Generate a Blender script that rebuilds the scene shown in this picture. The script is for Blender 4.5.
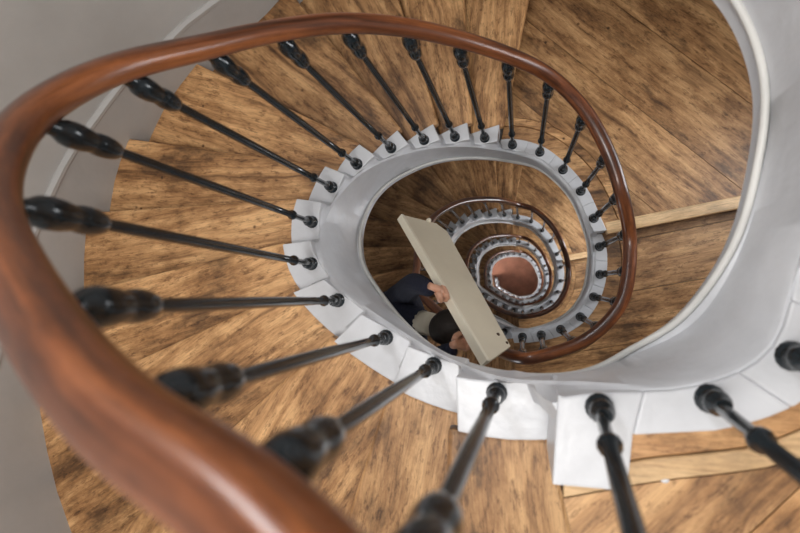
import bpy, bmesh, math, random
from mathutils import Vector, Matrix
random.seed(7)
for o in list(bpy.data.objects): bpy.data.objects.remove(o)
scene = bpy.context.scene
COL = scene.collection
HC = 11.5                      # height of the camera above the ground floor

# ------------------------------------------------------------------ camera
cam_data = bpy.data.cameras.new('camera'); cam_data.lens = 22.5; cam_data.sensor_width = 36.0
cam_data.clip_start = 0.02; cam_data.clip_end = 100
cam_data.dof.use_dof = True; cam_data.dof.focus_distance = 2.0; cam_data.dof.aperture_fstop = 3.2
cam = bpy.data.objects.new('camera', cam_data); COL.objects.link(cam)
cam.matrix_world = Matrix(((0.971096, 0.009778, 0.238489, 0), (0, 0.999161, -0.040966, 0),
                           (-0.238689, 0.039782, 0.970281, HC), (0, 0, 0, 1)))
scene.camera = cam
# ------------------------------------------------------------------ world, light, exposure
world = bpy.data.worlds.new('sky'); scene.world = world; world.use_nodes = True
world.node_tree.nodes['Background'].inputs[0].default_value = (0.86, 0.93, 1.0, 1)
world.node_tree.nodes['Background'].inputs[1].default_value = 1.0
def area(name, loc, target, size, power, color, shape='DISK', size_y=None):
    l = bpy.data.lights.new(name, 'AREA'); l.shape = shape; l.size = size; l.energy = power; l.color = color
    if size_y: l.size_y = size_y
    o = bpy.data.objects.new(name, l); COL.objects.link(o); o.location = loc
    o.rotation_euler = (Vector(target) - Vector(loc)).to_track_quat('-Z', 'Y').to_euler()
    return o
CX, CY = -0.15, 0.20           # axis of the stair well
area('skylight_daylight', (-0.20, -0.45, HC + 1.45), (-0.20, -0.45, 0), 0.75, 39, (1.0, 0.965, 0.92))
scene.view_settings.view_transform = 'Standard'; scene.view_settings.look = 'None'
scene.view_settings.gamma = 1.0; scene.view_settings.exposure = 0.06
scene.view_settings.use_curve_mapping = False

# ------------------------------------------------------------------ materials
def nodes(name):
    m = bpy.data.materials.new(name); m.use_nodes = True
    nt = m.node_tree; return m, nt, nt.nodes['Principled BSDF']
def N(nt, typ, **kw):
    n = nt.nodes.new(typ)
    for k, v in kw.items():
        if hasattr(n, k): setattr(n, k, v)
        else: n.inputs[k.replace('_', ' ')].default_value = v
    return n
def ramp(nt, fac, stops):
    r = nt.nodes.new('ShaderNodeValToRGB'); e = r.color_ramp.elements
    while len(e) < len(stops): e.new(0.5)
    for el, (p, c) in zip(e, stops): el.position = p; el.color = (*c, 1)
    nt.links.new(fac, r.inputs[0]); return r.outputs[0]
def mix(nt, fac, a, b, mode='MIX'):
    n = nt.nodes.new('ShaderNodeMix'); n.data_type = 'RGBA'; n.blend_type = mode
    for sock, v in ((n.inputs[0], fac), (n.inputs[6], a), (n.inputs[7], b)):
        if isinstance(v, bpy.types.NodeSocket): nt.links.new(v, sock)
        elif isinstance(v, (int, float)): sock.default_value = v
        else: sock.default_value = (*v, 1)
    return n.outputs[2]
def wood(name, light, mid, dark, rough=0.5, stain=0.8, coat=0.0, use_uv=False, scale=1.0, spots=True):
    m, nt, b = nodes(name); L = nt.links.new
    tc = N(nt, 'ShaderNodeTexCoord'); src = tc.outputs['UV' if use_uv else 'Object']
    oi = N(nt, 'ShaderNodeObjectInfo')
    off = N(nt, 'ShaderNodeVectorMath', operation='SCALE'); L(oi.outputs['Random'], off.inputs['Scale'])
    off.inputs[0].default_value = (7.3, 5.1, 3.7)
    add = N(nt, 'ShaderNodeVectorMath', operation='ADD'); L(src, add.inputs[0]); L(off.outputs[0], add.inputs[1])
    mp = N(nt, 'ShaderNodeMapping'); mp.inputs['Scale'].default_value = (1.3 * scale, 30 * scale, 30 * scale); L(add.outputs[0], mp.inputs[0])
    # warp so that the figure of the grain wanders round knots
    wn = N(nt, 'ShaderNodeTexNoise', Scale=3.2 * scale, Detail=2.0); L(add.outputs[0], wn.inputs['Vector'])
    ws = N(nt, 'ShaderNodeVectorMath', operation='SCALE'); ws.inputs['Scale'].default_value = 1.9; L(wn.outputs['Color'], ws.inputs[0])
    wa = N(nt, 'ShaderNodeVectorMath', operation='ADD'); L(mp.outputs[0], wa.inputs[0]); L(ws.outputs[0], wa.inputs[1])
    g = N(nt, 'ShaderNodeTexNoise', Scale=1.0, Detail=7.0, Roughness=0.62); L(wa.outputs[0], g.inputs['Vector'])
    col = ramp(nt, g.outputs[0], [(0.30, dark), (0.46, mid), (0.62, light), (0.8, tuple(min(1, c * 1.18) for c in light))])
    f = N(nt, 'ShaderNodeTexNoise', Scale=4.0, Detail=8.0, Roughness=0.7); mp2 = N(nt, 'ShaderNodeMapping')
    mp2.inputs['Scale'].default_value = (4 * scale, 60 * scale, 60 * scale); L(add.outputs[0], mp2.inputs[0]); L(mp2.outputs[0], f.inputs['Vector'])
    fr = ramp(nt, f.outputs[0], [(0.36, (0.45, 0.40, 0.36)), (0.52, (1, 1, 1))])
    col = mix(nt, 0.55, col, fr, 'MULTIPLY')
    st = N(nt, 'ShaderNodeTexNoise', Scale=3.1 * scale, Detail=9.0, Roughness=0.72); mp3 = N(nt, 'ShaderNodeMapping')
    mp3.inputs['Scale'].default_value = (0.9, 1.9, 1.9); L(add.outputs[0], mp3.inputs[0]); L(mp3.outputs[0], st.inputs['Vector'])
    sr = ramp(nt, st.outputs[0], [(0.37, (0.13, 0.095, 0.07)), (0.46, (0.60, 0.53, 0.46)), (0.56, (1, 1, 1))])
    col = mix(nt, stain, col, sr, 'MULTIPLY')
    if spots:
        v = N(nt, 'ShaderNodeTexVoronoi', Scale=15.0 * scale); L(add.outputs[0], v.inputs['Vector'])
        vr = ramp(nt, v.outputs['Distance'], [(0.05, (0.22, 0.16, 0.11)), (0.13, (1, 1, 1))])
        sm = N(nt, 'ShaderNodeTexNoise', Scale=2.0); L(add.outputs[0], sm.inputs['Vector'])
        sf = ramp(nt, sm.outputs[0], [(0.5, (0, 0, 0)), (0.62, (1, 1, 1))])
        col = mix(nt, sf, col, mix(nt, 1.0, col, vr, 'MULTIPLY'))
    if spots:      # fine dark pitting
        pn = N(nt, 'ShaderNodeTexNoise', Scale=38.0, Detail=5.0, Roughness=0.75); pm = N(nt, 'ShaderNodeMapping')
        pm.inputs['Scale'].default_value = (0.55, 1.6, 1.6); L(add.outputs[0], pm.inputs[0]); L(pm.outputs[0], pn.inputs['Vector'])
        col = mix(nt, 0.7, col, ramp(nt, pn.outputs[0], [(0.36, (0.25, 0.18, 0.12)), (0.47, (1, 1, 1))]), 'MULTIPLY')
    br = N(nt, 'ShaderNodeMapRange'); br.inputs['To Min'].default_value = 0.80; br.inputs['To Max'].default_value = 1.12
    L(oi.outputs['Random'], br.inputs[0])
    hs = N(nt, 'ShaderNodeHueSaturation'); L(br.outputs[0], hs.inputs['Value']); L(col, hs.inputs['Color'])
    L(hs.outputs[0], b.inputs['Base Color'])
    b.inputs['Roughness'].default_value = rough; b.inputs['Coat Weight'].default_value = coat; b.inputs['Coat Roughness'].default_value = 0.18
    bp = N(nt, 'ShaderNodeBump', Strength=0.35, Distance=0.004); L(g.outputs[0], bp.inputs['Height']); L(bp.outputs[0], b.inputs['Normal'])
    return m
def paint(name, color, rough=0.4, var=0.12, bump=0.25, scale=6.0, coat=0.0):
    m, nt, b = nodes(name); L = nt.links.new
    tc = N(nt, 'ShaderNodeTexCoord')
    n1 = N(nt, 'ShaderNodeTexNoise', Scale=scale, Detail=6.0, Roughness=0.6); L(tc.outputs['Object'], n1.inputs['Vector'])
    c = ramp(nt, n1.outputs[0], [(0.32, tuple(x * (1 - var) for x in color)), (0.62, color)])
    L(c, b.inputs['Base Color']); b.inputs['Roughness'].default_value = rough
    b.inputs['Coat Weight'].default_value = coat
    n2 = N(nt, 'ShaderNodeTexNoise', Scale=scale * 4, Detail=4.0); L(tc.outputs['Object'], n2.inputs['Vector'])
    bp = N(nt, 'ShaderNodeBump', Strength=bump, Distance=0.004); L(n2.outputs[0], bp.inputs['Height']); L(bp.outputs[0], b.inputs['Normal'])
    return m
M = {}
M['oak'] = wood('worn_oak', (0.78, 0.465, 0.215), (0.57, 0.308, 0.130), (0.20, 0.096, 0.037), 0.5, 0.85)
M['edge_oak'] = wood('pale_oak_edging', (0.86, 0.60, 0.33), (0.76, 0.50, 0.26), (0.50, 0.31, 0.15), 0.5, 0.45, spots=False)
M['riser'] = wood('dark_riser', (0.13, 0.075, 0.04), (0.085, 0.048, 0.026), (0.04, 0.022, 0.012), 0.6, 0.6, spots=False)
M['rail'] = wood('polished_mahogany', (0.44, 0.145, 0.046), (0.165, 0.052, 0.020), (0.028, 0.011, 0.006), 0.32, 1.0, 0.25, True, 0.55, False)
M['white'] = paint('white_gloss_paint', (0.66, 0.67, 0.70), 0.34, 0.14, 0.45, 7.0)
M['cream'] = paint('cream_moulding_paint', (0.69, 0.68, 0.65), 0.4, 0.12, 0.3, 8.0)
M['wall'] = paint('wall_plaster', (0.52, 0.51, 0.495), 0.75, 0.12, 0.4, 3.0)
M['skirting'] = paint('skirting_paint', (0.47, 0.455, 0.44), 0.5, 0.12, 0.3, 4.0)
M['iron'] = paint('black_iron', (0.016, 0.024, 0.030), 0.15, 0.5, 0.06, 40.0, 0.0); M['iron'].node_tree.nodes['Principled BSDF'].inputs['Specular IOR Level'].default_value = 0.5
M['board'] = paint('cream_panel', (0.66, 0.58, 0.44), 0.5, 0.06, 0.1, 9.0)
M['board_edge'] = paint('panel_edge', (0.74, 0.67, 0.53), 0.5, 0.08, 0.1, 9.0)
M['floor'] = paint('red_tile', (0.46, 0.19, 0.115), 0.5, 0.35, 0.2, 5.0)
M['navy'] = paint('navy_cloth', (0.009, 0.011, 0.028), 0.9, 0.3, 0.5, 30.0)
M['trouser'] = paint('charcoal_cloth', (0.03, 0.03, 0.035), 0.9, 0.3, 0.5, 30.0)
M['skin'] = paint('skin', (0.58, 0.30, 0.19), 0.5, 0.12, 0.1, 20.0)
M['hair'] = paint('dark_hair', (0.025, 0.016, 0.011), 0.6, 0.4, 0.6, 60.0)
M['shoe'] = paint('shoe_leather', (0.02, 0.018, 0.016), 0.4, 0.3, 0.2, 30.0)
M['glass'] = paint('dull_glass', (0.8, 0.85, 0.9), 0.1, 0.05, 0.0, 2.0)
def emissive(name, c, s):
    m, nt, b = nodes(name); b.inputs['Base Color'].default_value = (*c, 1)
    b.inputs['Emission Color'].default_value = (*c, 1); b.inputs['Emission Strength'].default_value = s; return m
M['daylit'] = emissive('daylit_pane', (0.9, 0.95, 1.0), 2.0)  # glow for the panes of the added, unseen windows

# ------------------------------------------------------------------ object helpers
def W(x, y, d): return Vector((x, y, HC - d))
def tag(o, label=None, cat=None, group=None, kind=None):
    if label: o['label'] = label
    if cat: o['category'] = cat
    if group: o['group'] = group
    if kind: o['kind'] = kind
    return o
def link(o, parent=None):
    COL.objects.link(o)
    if parent is not None:
        o.parent = parent; o.matrix_parent_inverse = parent.matrix_basis.inverted()
    return o
def empty(name, loc):
    o = bpy.data.objects.new(name, None); o.empty_display_size = 0.1; o.location = loc; COL.objects.link(o); return o
def mesh(name, verts, faces, mat, parent=None, smooth=False, frame=None, bevel=0.0, segs=1, sharp=None):
    """verts in world space; frame = Matrix whose axes become the object's own."""
    me = bpy.data.meshes.new(name)
    if frame is not None:
        inv = frame.inverted(); verts = [inv @ Vector(v) for v in verts]
    me.from_pydata([tuple(v) for v in verts], [], faces)
    bm = bmesh.new(); bm.from_mesh(me); bmesh.ops.recalc_face_normals(bm, faces=bm.faces)
    if bevel:
        es = [e for e in bm.edges if len(e.link_faces) == 2 and e.calc_face_angle(0) > 0.6]
        bmesh.ops.bevel(bm, geom=es, offset=bevel, segments=segs, affect='EDGES', profile=0.6)
    bm.to_mesh(me); bm.free()
    if smooth:
        me.polygons.foreach_set('use_smooth', [True] * len(me.polygons))
        if sharp: me.set_sharp_from_angle(angle=math.radians(sharp))
    me.materials.append(mat)
    o = bpy.data.objects.new(name, me)
    if frame is not None: o.matrix_basis = frame
    return link(o, parent)
def prism(name, poly, d0, d1, mat, parent=None, frame=None, bevel=0.0, segs=1, smooth=False):
    """flat solid between depths d0 (top) and d1 over a plan polygon"""
    n = len(poly)
    v = [W(x, y, d0) for x, y in poly] + [W(x, y, d1) for x, y in poly]
    f = [tuple(range(n)), tuple(range(2 * n - 1, n - 1, -1))] + [(i, (i + 1) % n, n + (i + 1) % n, n + i) for i in range(n)]
    return mesh(name, v, f, mat, parent, smooth, frame, bevel, segs, 35 if smooth else None)
def grid(name, rows, mat, parent=None, closed_sec=False, smooth=True, caps=False, sharp=35, uv=None):
    nr, ns = len(rows), len(rows[0]); v = [p for r in rows for p in r]; f = []
    for i in range(nr - 1):
        for j in range(ns if closed_sec else ns - 1):
            j2 = (j + 1) % ns
            f.append((i * ns + j, i * ns + j2, (i + 1) * ns + j2, (i + 1) * ns + j))
    if caps:
        f.append(tuple(range(ns))); f.append(tuple(range((nr - 1) * ns, nr * ns)))
    o = mesh(name, v, f, mat, parent, smooth, None, 0, 1, sharp)
    return o
def tube(path, radii, seg=10):
    """rows of a round tube through points"""
    rows = []
    for i, p in enumerate(path):
        a = path[max(i - 1, 0)]; b = path[min(i + 1, len(path) - 1)]
        t = (b - a).normalized(); s = t.orthogonal().normalized() if i == 0 else (prev - t * prev.dot(t)).normalized()
        prev = s; u = t.cross(s)
        rows.append([p + (s * math.cos(k * 2 * math.pi / seg) + u * math.sin(k * 2 * math.pi / seg)) * radii[i] for k in range(seg)])
    return rows
def join_rows(list_of_rows):
    v, f = [], []
    for rows in list_of_rows:
        b = len(v); ns = len(rows[0]); v += [p for r in rows for p in r]
        for i in range(len(rows) - 1):
            for j in range(ns):
                j2 = (j + 1) % ns; f.append((b + i * ns + j, b + i * ns + j2, b + (i + 1) * ns + j2, b + (i + 1) * ns + j))
        f.append(tuple(b + j for j in range(ns))); f.append(tuple(b + (len(rows) - 1) * ns + j for j in range(ns)))
    return v, f

# ------------------------------------------------------------------ the line of the stair
# one entry per baluster: x, y, depth below the camera, setback of the string's lower edge, its depth
TOP = [(-17, -0.230, 0.768, 0.68, 0.030, 0.96), (-16, -0.090, 0.771, 0.68, 0.030, 0.96), (-15, 0.047, 0.743, 0.68, 0.030, 0.96),
       (-14, 0.174, 0.681, 0.68, 0.030, 0.96), (-13, 0.288, 0.595, 0.68, 0.033, 0.96), (-12, 0.375, 0.479, 0.68, 0.035, 0.96),
       (-11, 0.422, 0.343, 0.68, 0.039, 0.97), (-10, 0.430, 0.200, 0.68, 0.047, 1.00), (-9, 0.406, 0.050, 0.82, 0.058, 1.02),
       (-8, 0.366, -0.097, 0.82, 0.090, 1.07), (-7, 0.262, -0.162, 0.82, 0.064, 1.12), (-6, 0.111, -0.183, 0.82, 0.000, 1.17),
       (-5, -0.054, -0.214, 1.04, 0.000, 1.33), (-4, -0.217, -0.194, 1.23, -0.002, 1.48), (-3, -0.367, -0.138, 1.33, 0.014, 1.61),
       (-2, -0.541, -0.040, 1.42, 0.049, 1.76), (-1, -0.663, 0.075, 1.50, 0.070, 1.87), (0, -0.702, 0.223, 1.59, 0.069, 1.96),
       (1, -0.669, 0.361, 1.69, 0.058, 2.03), (2, -0.607, 0.466, 1.79, 0.055, 2.10), (3, -0.500, 0.548, 1.89, 0.047, 2.18),
       (4, -0.389, 0.604, 2.00, 0.045, 2.25), (5, -0.275, 0.638, 2.10, 0.041, 2.35), (6, -0.157, 0.654, 2.20, 0.035, 2.46),
       (7, -0.041, 0.660, 2.36, 0.034, 2.58), (8, 0.081, 0.618, 2.36, 0.024, 2.61), (9, 0.181, 0.531, 2.36, 0.020, 2.61),
       (10, 0.256, 0.430, 2.36, 0.020, 2.61), (11, 0.309, 0.306, 2.36, 0.020, 2.64), (12, 0.351, 0.189, 2.50, 0.026, 2.72),
       (13, 0.351, 0.059, 2.50, 0.033, 2.75), (14, 0.322, -0.046, 2.50, 0.031, 2.75), (15, 0.261, -0.140, 2.50, 0.031, 2.75),
       (16, 0.172, -0.201, 2.50, 0.028, 2.75), (17, 0.082, -0.229, 2.50, 0.020, 2.75), (18, -0.005, -0.241, 2.50, 0.018, 2.75)]
RAIL_TOP = {-17: (-0.23, 0.768, -0.17), -16: (-0.09, 0.771, -0.17), -15: (0.047, 0.743, -0.17), -14: (0.174, 0.681, -0.17), -13: (0.288, 0.595, -0.17), -12: (0.375, 0.479, -0.17), -11: (0.422, 0.343, -0.17), -10: (0.43, 0.2, -0.15), -9: (0.41, 0.05, -0.10),
            -8: (0.36, -0.11, -0.08), -7: (0.23, -0.20, 0.0), -6: (0.06, -0.20, 0.13), -5: (-0.058, -0.145, 0.198), -4: (-0.143, -0.106, 0.230),
            -3: (-0.243, -0.076, 0.257), -2: (-0.370, -0.017, 0.31), -1: (-0.518, 0.085, 0.385), 0: (-0.628, 0.220, 0.510), 1: (-0.638, 0.347, 0.655),
            2: (-0.583, 0.449, 0.807), 3: (-0.504, 0.533, 0.93), 4: (-0.392, 0.589, 1.03), 5: (-0.275, 0.627, 1.15), 6: (-0.161, 0.644, 1.27),
            7: (-0.036, 0.651, 1.41), 8: (0.085, 0.629, 1.53), 9: (0.192, 0.537, 1.60), 10: (0.262, 0.412, 1.64), 11: (0.300, 0.289, 1.66),
            12: (0.340, 0.178, 1.76), 13: (0.336, 0.053, 1.76), 14: (0.310, -0.053, 1.75), 15: (0.245, -0.137, 1.75), 16: (0.168, -0.191, 1.75),
            17: (0.067, -0.226, 1.74), 18: (-0.006, -0.240, 1.74)}
NODE = {t[0]: dict(x=t[1], y=t[2], d=t[3], sb=t[4], db=t[5], r=RAIL_TOP[t[0]]) for t in TOP}
LEFT = [(-0.100, -0.237), (-0.210, -0.203), (-0.325, -0.150), (-0.440, -0.082), (-0.550, 0.002), (-0.572, 0.105), (-0.598, 0.225)]
PLAN = LEFT + [(-0.590, 0.352), (-0.555, 0.455), (-0.482, 0.540)] + [(NODE[i]['x'], NODE[i]['y']) for i in range(4, 19)]          # 25 balusters to a storey
STOREYS = [2.51, 2.65, 2.84, 1.0]
top_d = 2.50; idx = 18
for s, H in enumerate(STOREYS):
    last = s == 3
    for k, (x, y) in enumerate(PLAN):
        idx += 1
        if k < 13: d = top_d + (H - 0.30) * (k + 1.5) / 14.1
        elif k < 18: d = top_d + H - 0.14
        else: d = top_d + H
        if last and k > 6: idx -= 1; break
        if last: d = top_d + (H - 0.08) * (k + 1) / 7
        NODE[idx] = dict(x=x, y=y, d=d, sb=0.042, db=d + 0.25, r=(x, y, d - 0.80))
    top_d += H
I0, I1 = -17, idx
def cr(a, b, c, e, t): return 0.5 * (2 * b + (c - a) * t + (2 * a - 5 * b + 4 * c - e) * t * t + (3 * b - a - 3 * c + e) * t ** 3)
def samp(key, u, sub=None, linear=False):
    u = min(max(u, I0), I1); i = min(int(math.floor(u)), I1 - 1); t = u - i
    g = lambda k: NODE[min(max(k, I0), I1)][key] if sub is None else NODE[min(max(k, I0), I1)][key][sub]
    if linear: return g(i) * (1 - t) + g(i + 1) * t
    return cr(g(i - 1), g(i), g(i + 1), g(i + 2), t)
def line(u, o=0.0):
    x, y = samp('x', u), samp('y', u); dx, dy = x - CX, y - CY; r = math.hypot(dx, dy)
    return (x + dx / r * o, y + dy / r * o)
def theta(u):
    x, y = line(u); return math.degrees(math.atan2(y - CY, x - CX)) % 360
def table(tab, a):
    a = a % 360; t = [(tab[-1][0] - 360, tab[-1][1])] + tab + [(tab[0][0] + 360, tab[0][1])]
    for (a0, v0), (a1, v1) in zip(t, t[1:]):
        if a0 <= a <= a1:
            k = (a - a0) / (a1 - a0); k = k * k * (3 - 2 * k) * 0.5 + k * 0.5; return v0 + (v1 - v0) * k
WALL = [(0, 1.46), (50, 1.50), (95, 1.42), (132, 1.34), (148, 1.40), (158, 1.46), (171, 1.51), (188, 1.54), (207, 1.68), (217, 1.73), (250, 1.72), (300, 1.55)]
def wall_pt(a, o=0.0):
    r = table(WALL, a) + o; return (CX + r * math.cos(math.radians(a)), CY + r * math.sin(math.radians(a)))
SKEW = [(6, 4.6), (45, 0), (84, -5), (98, -5), (113, -6), (128, 0), (142, 9), (156, 13), (170, 11), (186, 6), (203, 1), (224, -2), (248, 3), (271, -4), (293, -12), (335, 0)]
_bd = {}
def boundary(u):
    """step edge leaving the string at u: string point, direction, wall angle"""
    if u in _bd: return _bd[u]
    S = line(u, 0.0); th = theta(u); t3 = [(a, v) for a, v in SKEW]
    ph = math.radians(th + table(t3, th)); dx, dy = math.cos(ph), math.sin(ph)
    lo, hi = 0.2, 2.5
    for _ in range(40):
        m = (lo + hi) / 2; x, y = S[0] + dx * m - CX, S[1] + dy * m - CY
        if math.hypot(x, y) < table(WALL, math.degrees(math.atan2(y, x))): lo = m
        else: hi = m
    _bd[u] = (S, (dx, dy), math.degrees(math.atan2(S[1] + dy * lo - CY, S[0] + dx * lo - CX)) % 360); return _bd[u]
def bpt(u, o):
    """point on the step edge at u, o outward of the baluster line"""
    S, dv, _ = boundary(u); rx, ry = S[0] - CX, S[1] - CY; r = math.hypot(rx, ry)
    k = o / max(0.5, (dv[0] * rx + dv[1] * ry) / r); return (S[0] + dv[0] * k, S[1] + dv[1] * k)
def wall_arc(a0, a1, n, o=0.0):
    """clockwise arc along the wall"""
    da = (a0 - a1) % 360
    return [wall_pt(a0 - da * k / n, o) for k in range(n + 1)]

# ------------------------------------------------------------------ shell of the stair hall
CEIL = HC + 1.5
ring = [wall_pt(a) for a in range(0, 360, 4)]; ringo = [wall_pt(a, 0.12) for a in range(0, 360, 4)]; n = len(ring)
v = [(x, y, 0) for x, y in ring] + [(x, y, CEIL) for x, y in ring] + [(x, y, CEIL) for x, y in ringo] + [(x, y, 0) for x, y in ringo]
f = []
for k in range(n):
    k2 = (k + 1) % n
    for a in range(4): b = (a + 1) % 4; f.append((a * n + k, a * n + k2, b * n + k2, b * n + k))
tag(mesh('wall_round', v, f, M['wall'], None, True, sharp=35), 'curved grey-white plaster wall around the stairwell', kind='structure')
tag(mesh('floor', [(x, y, 0) for x, y in ringo] + [(x, y, -0.1) for x, y in ringo],
         [tuple(range(n)), tuple(range(2 * n - 1, n - 1, -1))] + [(k, (k + 1) % n, n + (k + 1) % n, n + k) for k in range(n)], M['floor']),
    'reddish tiled floor at the bottom of the well', kind='structure')
hole = [(-0.20 + 0.62 * math.cos(math.radians(a)), -0.45 + 0.62 * math.sin(math.radians(a))) for a in range(0, 360, 4)]
v = [(x, y, CEIL) for x, y in hole] + [(x, y, CEIL) for x, y in ringo] + [(x, y, CEIL + 0.1) for x, y in ringo] + [(x, y, CEIL + 0.1) for x, y in hole]
f = []
for k in range(n):
    k2 = (k + 1) % n
    for a in range(4): b = (a + 1) % 4; f.append((a * n + k, a * n + k2, b * n + k2, b * n + k))
tag(mesh('ceiling', v, f, M['wall'], None), 'white ceiling with a round skylight opening', kind='structure')

# ------------------------------------------------------------------ flights, strings, treads
def seg_of(i):
    return 0 if i <= 18 else 1 if i <= 43 else 2 if i <= 68 else 3
FL_LABEL = ['topmost winding flight of worn oak steps with a broad white string',
            'second winding flight down, shaded oak steps behind the cream board',
            'third winding flight down, small white ring deep in the well',
            'lowest winding flight, innermost pale ring above the red floor']
flights = []
for s in range(4):
    e = empty('stair_flight', W(CX, CY, [2.6, 5.1, 7.8, 11.5][s])); tag(e, FL_LABEL[s], 'stairs', 'winding flights around the open well'); flights.append(e)
LANDINGS = [('U1', -17, -10), ('U2', -9, -6), ('A1', 7, 11), ('A2', 12, 18), ('B1', 32, 36), ('B2', 37, 43), ('C1', 57, 61), ('C2', 62, 68), ('D1', 82, 86), ('D2', 87, 93)]
on_landing = {i for _, a, b in LANDINGS for i in range(a, b + 1)}
def out_off(i):
    if i <= -6: return 0.055
    if i < -2: return 0.088
    if i < 3: return [0.085, 0.075, 0.07, 0.06, 0.055][i + 2]
    if i <= 6: return 0.05
    return 0.03 if i in on_landing else 0.05
def sdepth(u):      # top of the string under the tread ends: level, with a soft drop from step to step
    i = min(int(math.floor(u)), I1 - 1); t = min(1, max(0, (u - i - 0.36) / 0.28)); t = t * t * (3 - 2 * t)
    return NODE[i]['d'] * (1 - t) + NODE[i + 1]['d'] * t + 0.006
def idepth(u):      # its inner arris runs smoothly
    return sum(samp('d', u + 0.2 * k, linear=True) for k in (-3, -2, -1, 0, 1, 2, 3)) / 7 + 0.012
bounds = [(-17.0, 18.5), (18.5, 43.5), (43.5, 68.5), (68.5, float(I1))]
for s, (u0, u1) in enumerate(bounds):
    per = 16 if s == 0 else 6; nn = int((u1 - u0) * per)
    rows, rows_s, bead = [], [], []
    for k in range(nn + 1):
        u = u0 + (u1 - u0) * k / nn
        d = sdepth(u); di = idepth(u); db = samp('db', u); sb = samp('sb', u)
        t_in = 0.040 if u > 0 else 0.034 if u < -6 else 0.034 + 0.006 * (u + 6) / 6
        P = lambda o, dd: W(*line(u, o), dd)
        lerp = lambda t: -t_in - (sb - t_in) * t
        h = db - di
        lo_ = min(out_off(int(math.floor(u))), out_off(int(math.ceil(u)))) - 0.03
        prof = [P(lo_, d + 0.16), P(lo_, d), P(-0.016, d), P(-t_in + 0.006, di - 0.004), P(-t_in, di + 0.004), P(lerp(0.5), di + h * 0.45),
                P(lerp((h - 0.066) / h), db - 0.066), P(lerp(1) + 0.003, db - 0.064),
                P(lerp(1), db - 0.006), P(lerp(1) + 0.006, db), P(lerp(1) + 0.03, db), P(0.01, d + 0.16)]
        rows.append(prof[:-1])
        bead.append([P(lerp(1) - 0.004 + 0.007 * math.cos(t), db - 0.062 + 0.007 * math.sin(t)) - Vector((0, 0, 0)) for t in (0.0, 1.1, 2.0, 2.7, 3.14, 3.6, 4.3, 5.2)])
        a = boundary(round(u, 4))[2]
        wx, wy = wall_pt(a, -0.004)
        q0 = P(lerp(1) + 0.02, db - 0.003); q1 = W(wx, wy, samp('d', u, linear=True) + 0.27)
        rows_s.append([q0, q0.lerp(q1, 0.33), q0.lerp(q1, 0.66), q1])
    tag(grid('string', rows, M['white'], flights[s], closed_sec=True, caps=True), 'white painted string with a moulded lower edge')
    grid('bead_moulding', bead, M['cream'], flights[s], closed_sec=True, caps=True, sharp=80)
    grid('soffit', rows_s, M['wall'], flights[s])
tread_slots = []
for i in range(I0, I1 + 1):
    s = seg_of(i); fl = flights[s]; d = NODE[i]['d']; far = s > 0
    n = 4 if not far else 2
    a, b = max(i - 0.5, I0), min(i + 0.5, I1)
    o2 = out_off(i); o1 = o2 if (i in on_landing) else o2 + (0.016 if i < 2 else 0.0 if i == 2 else -0.019)
    us = [a + (b - a) * k / n for k in range(n + 1)]
    inner = [line(u, -0.024) for u in us]; outer = [line(u, o1 + (o2 - o1) * (u - a) / (b - a)) for u in us]
    if i == -6:      # broad end block of the top step
        outer = [(0.158, -0.222), (0.149, -0.306), (0.041, -0.306)]; inner = inner[:-1] + [(0.051, -0.166)]
    if i == -5: outer[0] = (0.062, -0.300); inner[0] = (0.066, -0.200)
    if i == -7: outer[-1] = (0.158, -0.222)
    nxt = NODE[min(i + 1, I1)]['d']
    prism('tread_end', inner + outer[::-1], d, d + (max(nxt, d) - d) * 0.5 + 0.03 if i != -6 else 1.02, M['white'], fl, bevel=0.004 if not far else 0.0, segs=2)
    if i in on_landing: continue
    # wooden tread
    SA, dA, aA = boundary(i - 0.5); SB, dB, aB = boundary(i + 0.5) if i < I1 else boundary(float(I1))
    nb = (dB[1], -dB[0]); nos = 0.016
    arc = wall_arc(aA, aB, 6)
    inn = [line(a + (b - a) * k / 4, (o1 + (o2 - o1) * k / 4) - 0.002) for k in range(5)]
    inn[0] = bpt(i - 0.5, o1 - 0.002); inn[-1] = bpt(i + 0.5 if i < I1 else float(I1), o2 - 0.002)
    inn[-1] = (inn[-1][0] + nb[0] * nos, inn[-1][1] + nb[1] * nos); arc[-1] = (arc[-1][0] + nb[0] * nos, arc[-1][1] + nb[1] * nos)
    mx, my = (inn[2][0] + arc[3][0]) / 2, (inn[2][1] + arc[3][1]) / 2
    ax = Vector((arc[3][0] - inn[2][0], arc[3][1] - inn[2][1], 0)).normalized(); ay = Vector((-ax.y, ax.x, 0))
    fr = Matrix(((ax.x, ay.x, 0, mx), (ax.y, ay.y, 0, my), (0, 0, 1, HC - d - 0.02), (0, 0, 0, 1)))
    prism('tread', arc + inn[::-1], d + 0.014, d + 0.055, M['oak'], fl, frame=fr, bevel=0.010 if not far else 0.005, segs=2)
    # riser under the uphill edge
    up = NODE[i - 1]['d'] if i > I0 else d
    e0 = bpt(i - 0.5, o1 - 0.004 if i != -5 else 0.115); e1 = wall_pt(aA); na = (dA[1], -dA[0]); w = -0.014
    if d - up > 0.02:
        prism('riser', [e0, e1, (e1[0] + na[0] * w, e1[1] + na[1] * w), (e0[0] + na[0] * w, e0[1] + na[1] * w)], up + 0.05, d + 0.03, M['riser'], fl,
              frame=Matrix(((dA[0], -dA[1], 0, e0[0]), (dA[1], dA[0], 0, e0[1]), (0, 0, 1, HC - d), (0, 0, 0, 1))))
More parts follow.
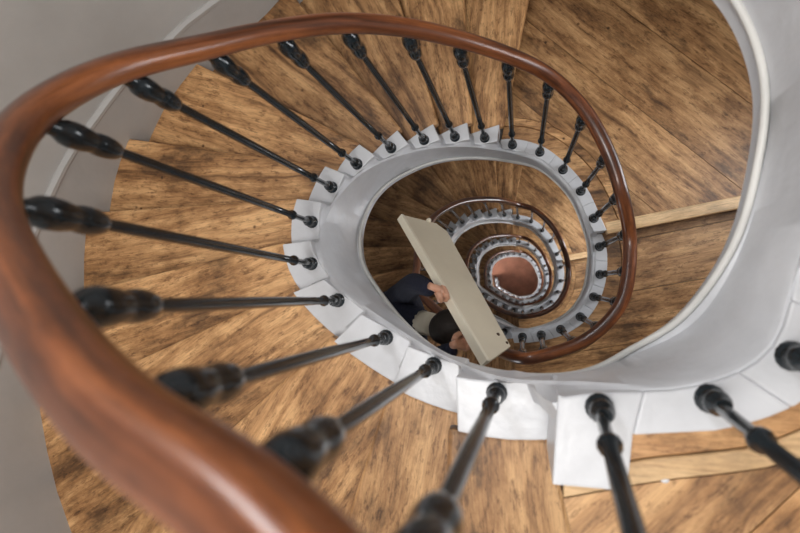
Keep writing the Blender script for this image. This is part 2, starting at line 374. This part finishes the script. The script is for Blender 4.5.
# ------------------------------------------------------------------ landings of planks
LAB = {'U': 'upper oak landing with a curved pale edging, at the lower right', 'A': 'broad oak landing of diagonal planks right of the well',
       'B': 'shaded oak landing one storey below the diagonal-planked one', 'C': 'oak landing two storeys down, a thin dark ring', 'D': 'lowest oak landing just above the red floor'}
GRAIN = {'1': -44, '2': 11}
for name, i0, i1 in LANDINGS:
    key = name[0]
    if name[1] == '1':
        root = empty('stair_landing', W(CX + 0.8, CY, NODE[i0]['d'] + 0.2)); tag(root, LAB[key], 'landing', 'landings around the open well')
    d = NODE[i0]['d'] + 0.012
    ua, ub = i0 - 0.5 if i0 > I0 else float(I0), i1 + 0.5; ue = ub if name != 'U2' else -5.64
    uN = max(6, (i1 - i0 + 1) * 3); us = [ua + (ub - ua) * k / uN for k in range(uN + 1)]
    SA, dA, aA = boundary(ua); SB, dB, aB = boundary(ub)
    fr0 = Matrix.Translation((line(ua)[0], line(ua)[1], HC - d))
    band = lambda o: [bpt(ua, o)] + [line(u, o) for u in us[1:-1] if name != 'U2' or line(u, o)[0] > 0.075] + [bpt(ub, o) if name != 'U2' else (0.058, -0.196 - o)]
    # curved inner strip and pale edging following the string
    prism('edge_strip', band(0.0) + band(0.094)[::-1], d, d + 0.05, M['oak'], root, frame=fr0, bevel=0.002)
    prism('edging', band(0.096) + band(0.132)[::-1], d - 0.002, d + 0.05, M['edge_oak' if key == 'U' else 'oak'], root, frame=fr0, bevel=0.002)
    poly = band(0.134) + ([(0.052, -0.300)] if name == 'U2' else []) + wall_arc(aA, aB, 24)[::-1]
    if name[1] == '1':      # pale nosing board at the downhill edge
        nb = (dB[1], -dB[0]); S = bpt(ub, 0.03); E = wall_pt(aB); w0, w1 = 0.018, -0.035
        q = [(S[0] + nb[0] * w0, S[1] + nb[1] * w0), (E[0] + nb[0] * w0, E[1] + nb[1] * w0), (E[0] + nb[0] * w1, E[1] + nb[1] * w1), (S[0] + nb[0] * w1, S[1] + nb[1] * w1)]
        prism('nosing', q, d - 0.003, d + 0.04, M['edge_oak'], root, frame=Matrix(((dB[0], -dB[1], 0, S[0]), (dB[1], dB[0], 0, S[1]), (0, 0, 1, HC - d), (0, 0, 0, 1))), bevel=0.006, segs=2)
        prism('riser', [S, E, (E[0] + nb[0] * -0.014, E[1] + nb[1] * -0.014), (S[0] + nb[0] * -0.014, S[1] + nb[1] * -0.014)], d + 0.03, d + 0.17, M['riser'], root)
    elif i1 + 1 in NODE and i1 + 1 not in on_landing:
        pass
    # planks
    g = math.radians(GRAIN[name[1]] if key != 'U' else (-40 if name[1] == '1' else 48)); ax = Vector((math.cos(g), math.sin(g), 0)); ay = Vector((-ax.y, ax.x, 0))
    far = key in 'BCD'; width = 0.29 if name[1] == '1' else 0.235
    vals = [p[0] * ay.x + p[1] * ay.y for p in poly]; lo, hi = min(vals), max(vals)
    nst = int((hi - lo) / width) + 1; off = 0.11
    for k in range(-1, nst + 1):
        c0 = lo + off + k * width; c1 = c0 + width
        if c1 < lo or c0 > hi: continue
        bm = bmesh.new(); bv = [bm.verts.new((x, y, HC - d)) for x, y in poly]
        bmesh.ops.triangulate(bm, faces=[bm.faces.new(bv)])
        for c, sg in ((c0 + 0.0012, -1), (c1 - 0.0012, 1)):
            geom = bm.verts[:] + bm.edges[:] + bm.faces[:]
            bmesh.ops.bisect_plane(bm, geom=geom, plane_co=ay * c, plane_no=ay * sg, clear_outer=True)
        if not bm.faces: bm.free(); continue
        bmesh.ops.dissolve_limit(bm, angle_limit=0.01, verts=bm.verts, edges=bm.edges)
        left = set(bm.faces)
        while left:
            isl, todo = set(), [left.pop()]
            while todo:
                fc = todo.pop(); isl.add(fc)
                for e in fc.edges:
                    for g2 in e.link_faces:
                        if g2 in left: left.discard(g2); todo.append(g2)
            b2 = bmesh.new(); mp = {}
            for fc in isl:
                for x in fc.verts:
                    if x not in mp: mp[x] = b2.verts.new(x.co)
                b2.faces.new([mp[x] for x in fc.verts])
            if sum(fc.calc_area() for fc in b2.faces) < 0.0015: b2.free(); continue
            ex = bmesh.ops.extrude_face_region(b2, geom=b2.faces[:])
            bmesh.ops.translate(b2, vec=(0, 0, -0.035), verts=[x for x in ex['geom'] if isinstance(x, bmesh.types.BMVert)])
            bmesh.ops.recalc_face_normals(b2, faces=b2.faces)
            cen = sum((x.co for x in b2.verts), Vector()) / len(b2.verts)
            fr = Matrix(((ax.x, ay.x, 0, cen.x), (ax.y, ay.y, 0, cen.y), (0, 0, 1, HC - d), (0, 0, 0, 1)))
            bmesh.ops.transform(b2, matrix=fr.inverted(), verts=b2.verts)
            me = bpy.data.meshes.new('plank'); b2.to_mesh(me); b2.free(); me.materials.append(M['oak'])
            o = bpy.data.objects.new('plank', me); o.matrix_basis = fr; link(o, root)
        bm.free()

    if name == 'U2':      # spots of spilt white paint
        for fx, fy, fr_ in ((0.192, -0.278, .004), (0.203, -0.288, .005), (0.183, -0.268, .003), (0.292, -0.250, .004)):
            rows = [[W(fx + fr_ * q * math.cos(t) * 1.3, fy + fr_ * q * math.sin(t), d - z) for t in [2 * math.pi * k / 9 for k in range(9)]] for q, z in ((1, -.001), (.9, .001), (.3, .0016))]
            vv, ff = join_rows([rows]); mesh('paint_fleck', vv, ff, M['white'], root, True)
# ------------------------------------------------------------------ skirting along the wall
for s, (u0, u1) in enumerate(bounds):
    pts = []; u = math.ceil(u0 - 0.5) + 0.5
    while u <= u1:
        i = int(math.floor(u)); dd = (NODE[i]['d'] + NODE[min(i + 1, I1)]['d']) / 2
        if pts == [] or True: pts.append((boundary(u)[2], dd))
        u += 1.0
    rows = []; acc = pts[0][0]
    seq = [(acc, pts[0][1])]
    for a, dd in pts[1:]:
        acc -= (acc - a) % 360; seq.append((acc, dd))
    fine = []
    for (a0, d0), (a1, d1) in zip(seq, seq[1:]):
        for k in range(4): fine.append((a0 + (a1 - a0) * k / 4, d0 + (d1 - d0) * k / 4))
    fine.append(seq[-1])
    for a, dd in fine:
        P = lambda o, x: W(*wall_pt(a, o), x)
        rows.append([P(0.02, dd + 0.13), P(-0.012, dd + 0.13), P(-0.012, dd - 0.205), P(-0.018, dd - 0.212), P(-0.018, dd - 0.225), P(-0.006, dd - 0.235), P(0.02, dd - 0.236)])
    tag(grid('baseboard_' + ['upper', 'middle', 'lower', 'ground'][s], rows, M['skirting'], None, closed_sec=True, caps=True),
        ['grey painted skirting rising beside the top flight', 'skirting beside the second flight', 'skirting beside the third flight', 'skirting beside the lowest flight'][s], kind='structure')

# ------------------------------------------------------------------ balustrade
bal = empty('stair_balustrade', W(-0.15, -0.25, 11.5)); tag(bal, 'polished mahogany handrail on black iron balusters spiralling down the well', 'balustrade')
def rail_pt(u): return W(samp('r', u, 0), samp('r', u, 1), samp('r', u, 2))
nn = (I1 - I0) * 6; path = [rail_pt(I0 + (I1 - I0) * k / nn) for k in range(nn + 1)]
for _ in range(3):
    path = [path[0]] + [(path[k - 1] + path[k] * 2 + path[k + 1]) / 4 for k in range(1, nn)] + [path[-1]]
SEC = []
for k in range(18):
    a = 2 * math.pi * k / 18; c, sn = math.cos(a), math.sin(a)
    x = 0.0210 * math.copysign(abs(c) ** 0.85, c); y = 0.0215 * math.copysign(abs(sn) ** 0.85, sn)
    if sn < -0.75: x *= 0.8
    SEC.append((x, y))
rows = []
for k, p in enumerate(path):
    t = (path[min(k + 1, nn)] - path[max(k - 1, 0)]).normalized(); sd = t.cross(Vector((0, 0, 1))).normalized(); up = sd.cross(t)
    q = 1 + 0.24 * min(1, max(0, (3.0 - (I0 + k / 6)) / 4.5))
    rows.append([p + sd * x * q + up * y * q for x, y in SEC])
hr = grid('handrail', rows, M['rail'], bal, closed_sec=True, caps=True, sharp=60)
uvl = hr.data.uv_layers.new(name='UVMap'); ns = len(SEC)
for poly in hr.data.polygons:
    for li in poly.loop_indices:
        vi = hr.data.loops[li].vertex_index; uvl.data[li].uv = (vi // ns * 0.024, abs((vi % ns) - ns / 2) * 0.012)
def lathe(prof, seg):
    return [[Vector((r * math.cos(2 * math.pi * k / seg), r * math.sin(2 * math.pi * k / seg), z)) for k in range(seg)] for r, z in prof]
def rod_prof(L):
    return [(0.0105, 0.0), (0.0105, 0.035), (0.0088, 0.045), (0.0084, 0.165), (0.0140, 0.170), (0.0155, 0.178), (0.0140, 0.186), (0.0092, 0.192),
            (0.0102, 0.34), (0.0102, L * 0.6), (0.0090, L - 0.20), (0.0080, L - 0.14), (0.006, L - 0.01)]
COLLAR = [(0.0215, -0.004), (0.0215, 0.004), (0.0185, 0.008), (0.0150, 0.014), (0.0178, 0.022), (0.0185, 0.030), (0.0170, 0.038), (0.0115, 0.046), (0.0108, 0.054)]
HEAD = [(0.0090, -0.168), (0.0135, -0.161), (0.0172, -0.147), (0.0186, -0.132), (0.0178, -0.118), (0.0160, -0.110), (0.0172, -0.104), (0.0196, -0.088),
        (0.0202, -0.072), (0.0184, -0.058), (0.0138, -0.048), (0.0112, -0.040), (0.0112, -0.008)]
def lathe_mesh(name, profs, seg):
    v, f = join_rows([lathe(p, seg) for p in profs]); me = bpy.data.meshes.new(name); me.from_pydata([tuple(x) for x in v], [], f)
    me.polygons.foreach_set('use_smooth', [True] * len(me.polygons)); me.set_sharp_from_angle(angle=math.radians(50)); me.materials.append(M['iron']); return me
me_collar = lathe_mesh('base_collar', [COLLAR], 14); me_head = lathe_mesh('head', [HEAD], 16)
L0 = 0.80
me_far = lathe_mesh('baluster', [[(0.019, 0), (0.019, 0.03), (0.009, 0.045), (0.0085, 0.125), (0.013, 0.14), (0.009, 0.156), (0.0095, L0 - 0.15), (0.016, L0 - 0.12), (0.013, L0 - 0.09), (0.0175, L0 - 0.055), (0.009, L0 - 0.02), (0.009, L0)]], 8)
for i in range(I0, I1 + 1):
    nd = NODE[i]; b0 = W(nd['x'], nd['y'], nd['d']); t0 = rail_pt(i)
    if i <= 18:
        ax = t0 - b0; L = ax.length; fr = Matrix.Translation(b0) @ ax.to_track_quat('Z', 'Y').to_matrix().to_4x4()
        o = bpy.data.objects.new('baluster', lathe_mesh('baluster', [rod_prof(L)], 12)); o.matrix_basis = fr; link(o, bal)
        for nm, me, fr2 in (('base_collar', me_collar, Matrix.Translation(b0)), ('head', me_head, fr @ Matrix.Translation((0, 0, L)))):
            c = bpy.data.objects.new(nm, me); COL.objects.link(c); c.parent = o
            c.matrix_parent_inverse = (bal.matrix_basis @ bal.matrix_basis.inverted() @ fr).inverted(); c.matrix_basis = fr2
    else:
        o = bpy.data.objects.new('baluster', me_far); o.location = b0; link(o, bal)

# ------------------------------------------------------------------ unseen windows added to brighten the lower storeys and the upper string
for k, (ang, dep, pw) in enumerate([(14, 1.70, 9), (238, 2.35, 3.5), (12, 4.22, 22), (12, 6.9, 24), (12, 9.7, 30), (200, 10.85, 60), (122, -0.72, 24)]):
    x, y = wall_pt(ang, -0.03); fr = Matrix.Translation((x, y, HC - dep)) @ Matrix.Rotation(math.radians(ang), 4, 'Z')
    root = empty('window_%d' % (k + 1), (x, y, HC - dep - 0.4)); tag(root, 'tall landing window in the curved wall', kind='structure')
    def bx(name, cx, cy, cz, sx, sy, sz, mat):
        v = [fr @ Vector((cx + a * sx, cy + b * sy, cz + c * sz)) for a in (-.5, .5) for b in (-.5, .5) for c in (-.5, .5)]
        return mesh(name, v, [(0, 1, 3, 2), (4, 5, 7, 6), (0, 1, 5, 4), (2, 3, 7, 6), (0, 2, 6, 4), (1, 3, 7, 5)], mat, root)
    for sy in (-1, 1):
        bx('frame_stile', 0, sy * 0.24, 0, 0.04, 0.04, 0.84, M['white'])
        for sz in (-1, 1): bx('pane', 0.012, sy * 0.115, sz * 0.2, 0.006, 0.20, 0.38, M['daylit'])
    for sz in (-1, 0, 1): bx('frame_rail', 0, 0, sz * 0.40, 0.04, 0.44, 0.03, M['white'])
    bx('mullion', 0, 0, 0, 0.04, 0.025, 0.78, M['white'])
    l = area('window_daylight', fr @ Vector((-0.04, 0, 0)), fr @ Vector((-1, 0, -0.25)), 0.44, pw, (0.95, 0.97, 1.0), 'RECTANGLE', 0.8)  # extra fill lamp in front of each added window

# ------------------------------------------------------------------ the cream board carried up the well
A = W(-0.439, 0.275, 1.85); B1 = W(-0.343, 0.261, 2.010); B2 = W(-0.300, 0.229, 2.027); C = W(-0.040, -0.191, 1.666); D = W(-0.096, -0.217, 1.50)
nrm = (B2 - A).cross(D - A).normalized()
if nrm.z < 0: nrm = -nrm
poly = [A, B1, B2, C, D]; th = 0.020
board = empty('carried_board', C - nrm * th); tag(board, 'long cream board with one cut corner carried across the well', 'board')
ax = (D - A).normalized(); ay = nrm.cross(ax); fr = Matrix(((ax.x, ay.x, nrm.x, A.x), (ax.y, ay.y, nrm.y, A.y), (ax.z, ay.z, nrm.z, A.z), (0, 0, 0, 1)))
n = 5
mesh('panel', poly + [p - nrm * th for p in poly], [tuple(range(n)), tuple(range(2 * n - 1, n - 1, -1))] + [(i, (i + 1) % n, n + (i + 1) % n, n + i) for i in range(n)], M['board'], board, frame=fr, bevel=0.0015)
inw = ((B2 + C) / 2 - (A + D) / 2); inw = (inw - ax * inw.dot(ax)).normalized()
q = [A + nrm * .002 - inw * .016, D + nrm * .002 - inw * .016, D + nrm * .002, A + nrm * .002]
mesh('edge_lip', q + [p - nrm * 0.03 for p in q], [(0, 1, 2, 3), (7, 6, 5, 4), (0, 1, 5, 4), (1, 2, 6, 5), (2, 3, 7, 6), (3, 0, 4, 7)], M['board_edge'], board, frame=fr, bevel=0.002)
for p, r in ((A.lerp(B1, 0.75) + nrm * 0.004, 0.010), (C.lerp(D, 0.08) + inw * -0.02 - ax * 0.05, 0.006), (C - ax * 0.012 - inw * 0.012, 0.005)):
    rows = [[p + (ax * math.cos(t) + inw * math.sin(t)) * r * rr + nrm * z * r for t in [2 * math.pi * k / 10 for k in range(10)]] for rr, z in ((1, -1), (1, .3), (.7, .8), (.2, 1))]
    v, f = join_rows([rows]); mesh('knob', v, f, M['board_edge'] if r > .008 else M['riser'], board, True)

# ------------------------------------------------------------------ person leaning over the rail to hold the board
person = empty('person', W(-0.74, -0.17, 3.22)); tag(person, 'dark-haired person in a navy jumper leaning over the rail, gripping the board', 'person')
def skin(name, pts, edges, mat, parent, root=0, sub=2):
    me = bpy.data.meshes.new(name); me.from_pydata([tuple(W(*p[:3])) for p in pts], edges, []); me.materials.append(mat)
    o = bpy.data.objects.new(name, me); link(o, parent)
    o.modifiers.new('skin', 'SKIN'); sm = o.modifiers.new('smooth', 'SUBSURF'); sm.levels = sub; sm.render_levels = sub
    sv = me.skin_vertices[0].data if me.skin_vertices else None
    if sv is None:
        bm = bmesh.new(); bm.from_mesh(me); bm.verts.layers.skin.verify(); bm.to_mesh(me); bm.free(); sv = me.skin_vertices[0].data
    for k, p in enumerate(pts): sv[k].radius = (p[3], p[3]); sv[k].use_root = (k == root)
    me.polygons.foreach_set('use_smooth', [True] * len(me.polygons))
    return o
HL = (-0.262, -0.020, 1.625); HR = (-0.190, -0.178, 1.60)
SH = 0.05
pts = [(-0.74, -0.165, 2.50, .105), (-0.63, -0.150, 2.30, .105), (-0.50, -0.140, 2.10, .115), (-0.43, -0.140, 2.00, .085), (-0.385, -0.142, 1.955, .045), (-0.345, -0.145, 1.925, .042),
       (-0.475, -0.02, 2.015, .060), (-0.385, 0.015, 1.80, .043), (-0.300, -0.008, 1.665, .030),
       (-0.435, -0.255, 2.015, .060), (-0.330, -0.270, 1.82, .043), (-0.225, -0.205, 1.645, .030),
       (-0.73, -0.10, 2.55, .085), (-0.68, -0.075, 2.84, .062), (-0.76, -0.085, 3.13, .042),
       (-0.73, -0.235, 2.55, .085), (-0.66, -0.25, 2.82, .062), (-0.70, -0.26, 3.05, .042)]
edges = [(0, 1), (1, 2), (2, 3), (3, 4), (4, 5), (2, 6), (6, 7), (7, 8), (2, 9), (9, 10), (10, 11), (0, 12), (12, 13), (13, 14), (0, 15), (15, 16), (16, 17)]
skin('body', pts, edges, M['navy'], person)
def ball(name, c, sx, sy, sz, mat, parent, deform=None, fr=None, nu=20, nv=14, keep=None):
    v, f = [], []
    for a in range(nv + 1):
        for b in range(nu):
            t, p = math.pi * a / nv, 2 * math.pi * b / nu
            x, y, z = math.sin(t) * math.cos(p), math.sin(t) * math.sin(p), math.cos(t)
            q = Vector((x * sx, y * sy, z * sz))
            if deform: q = deform(q, (x, y, z))
            v.append(fr @ q if fr else q + Vector(c))
    for a in range(nv):
        for b in range(nu):
            if keep and not keep((a + .5) / nv * math.pi, (b + .5) / nu * 2 * math.pi): continue
            f.append((a * nu + b, a * nu + (b + 1) % nu, (a + 1) * nu + (b + 1) % nu, (a + 1) * nu + b))
    o = mesh(name, v, f, mat, parent, True); return o
hc = W(-0.250, -0.150, 1.865); fwd = Vector((0.80, 0.12, -0.35)).normalized(); lat = Vector((0, 0, 1)).cross(fwd).normalized(); upv = fwd.cross(lat)
HF = Matrix(((fwd.x, lat.x, upv.x, hc.x), (fwd.y, lat.y, upv.y, hc.y), (fwd.z, lat.z, upv.z, hc.z), (0, 0, 0, 1)))
def face(q, n):
    x, y, z = n
    if x > 0.2: q.x *= 0.94
    q.x += 0.020 * math.exp(-((y / 0.16) ** 2 + ((z + 0.12) / 0.20) ** 2)) * (x > 0)
    q.x += 0.006 * math.exp(-((y / 0.3) ** 2 + ((z + 0.5) / 0.10) ** 2)) * (x > 0)
    if z < -0.3: q.y *= 1 - 0.28 * (-z - 0.3); q.x += 0.012 * (x > 0)
    return q
v, f = join_rows([tube([W(-0.392, -0.142, 1.965), W(-0.362, -0.144, 1.94), W(-0.335, -0.146, 1.918)], [.050, .047, .044], 14)]); mesh('collar', v, f, M['board_edge'], person, True)
head = ball('head', None, .082, .066, .100, M['skin'], person, face, HF, 28, 20)
ball('hair', None, .091, .074, .106, M['hair'], head, lambda q, n: q + Vector((-.006, 0, .006)) + Vector((1, 1, 1)) * .002 * math.sin(n[1] * 30), HF, 28, 20,
     keep=lambda t, p: t < 1.15 or (t < 2.25 and math.cos(p) < 0.15))
for s in (-1, 1):
    ball('ear', None, .016, .007, .024, M['skin'], head, lambda q, n: q + Vector((-.002, s * .069, -.008)), HF, 10, 8)
    ball('eye', None, .009, .010, .006, M['hair'], head, lambda q, n: q + Vector((.072, s * .027, .006)), HF, 8, 6)
ball('mouth', None, .006, .022, .005, M['board_edge'], head, lambda q, n: q + Vector((.078, 0, -.055)), HF, 8, 6).data.materials[0] = M['skin']
def hand(wrist, fdir, pdir, name='hand'):
    """palm and five curled fingers; fdir along fingers, pdir from palm to thing held"""
    fdir = fdir.normalized(); pdir = (pdir - fdir * pdir.dot(fdir)).normalized(); side = fdir.cross(pdir)
    rows = []
    w0 = Vector(wrist)
    palm = [tuple()] * 0
    R = []; S_ = 0.62
    fdir, pdir, side = fdir * S_, pdir * S_, side * S_
    for t, hw, ht in ((-.03, .020, .017), (0, .022, .017), (.02, .032, .018), (.05, .036, .016), (.062, .034, .013)):
        R.append([w0 + fdir * t + side * hw * math.cos(2 * math.pi * k / 12) + pdir * ht * math.sin(2 * math.pi * k / 12) for k in range(12)])
    parts = [R]
    for j, (o, ln) in enumerate(((-.027, .046), (-.009, .054), (.009, .052), (.026, .042))):
        b = w0 + fdir * .055 + side * o
        p = [b, b + fdir * ln * .45 - pdir * .003, b + fdir * ln * .72 + pdir * ln * .18, b + fdir * ln * .75 + pdir * ln * .55, b + fdir * ln * .55 + pdir * ln * .80]
        parts.append(tube(p, [.0098, .0095, .0090, .0085, .006], 8))
    b = w0 + fdir * .015 - side * .026
    parts.append(tube([b, b + fdir * .02 - side * .018 + pdir * .012, b + fdir * .036 - side * .020 + pdir * .028, b + fdir * .050 - side * .012 + pdir * .036], [.012, .011, .010, .007], 8))
    v, f = join_rows(parts)
    return mesh(name, v, f, M['skin'], person, True)
hand(W(*HL) - inw * 0.045 + nrm * .016, inw + ax * 0.25, -nrm)
hand(W(*HR) - inw * 0.02 - ax * 0.0 - nrm * .012, inw - ax * 0.2, nrm)
def shoe(c, dirx):
    d = Vector(dirx).normalized(); s = Vector((-d.y, d.x, 0)); R = []
    for t, w, h in ((-.07, .020, .035), (-.06, .030, .055), (-.02, .032, .060), (.04, .036, .042), (.10, .034, .028), (.13, .018, .018)):
        R.append([Vector(c) + d * t + s * w * math.cos(2 * math.pi * k / 12) + Vector((0, 0, max(0, h * (.5 + .5 * math.sin(2 * math.pi * k / 12))))) for k in range(12)])
    v, f = join_rows([R]); return mesh('shoe', v, f, M['shoe'], person, True)
shoe(W(-0.75, -0.085, 3.205), (1, 0.1, 0)); shoe(W(-0.68, -0.26, 3.07), (1, 0, 0))
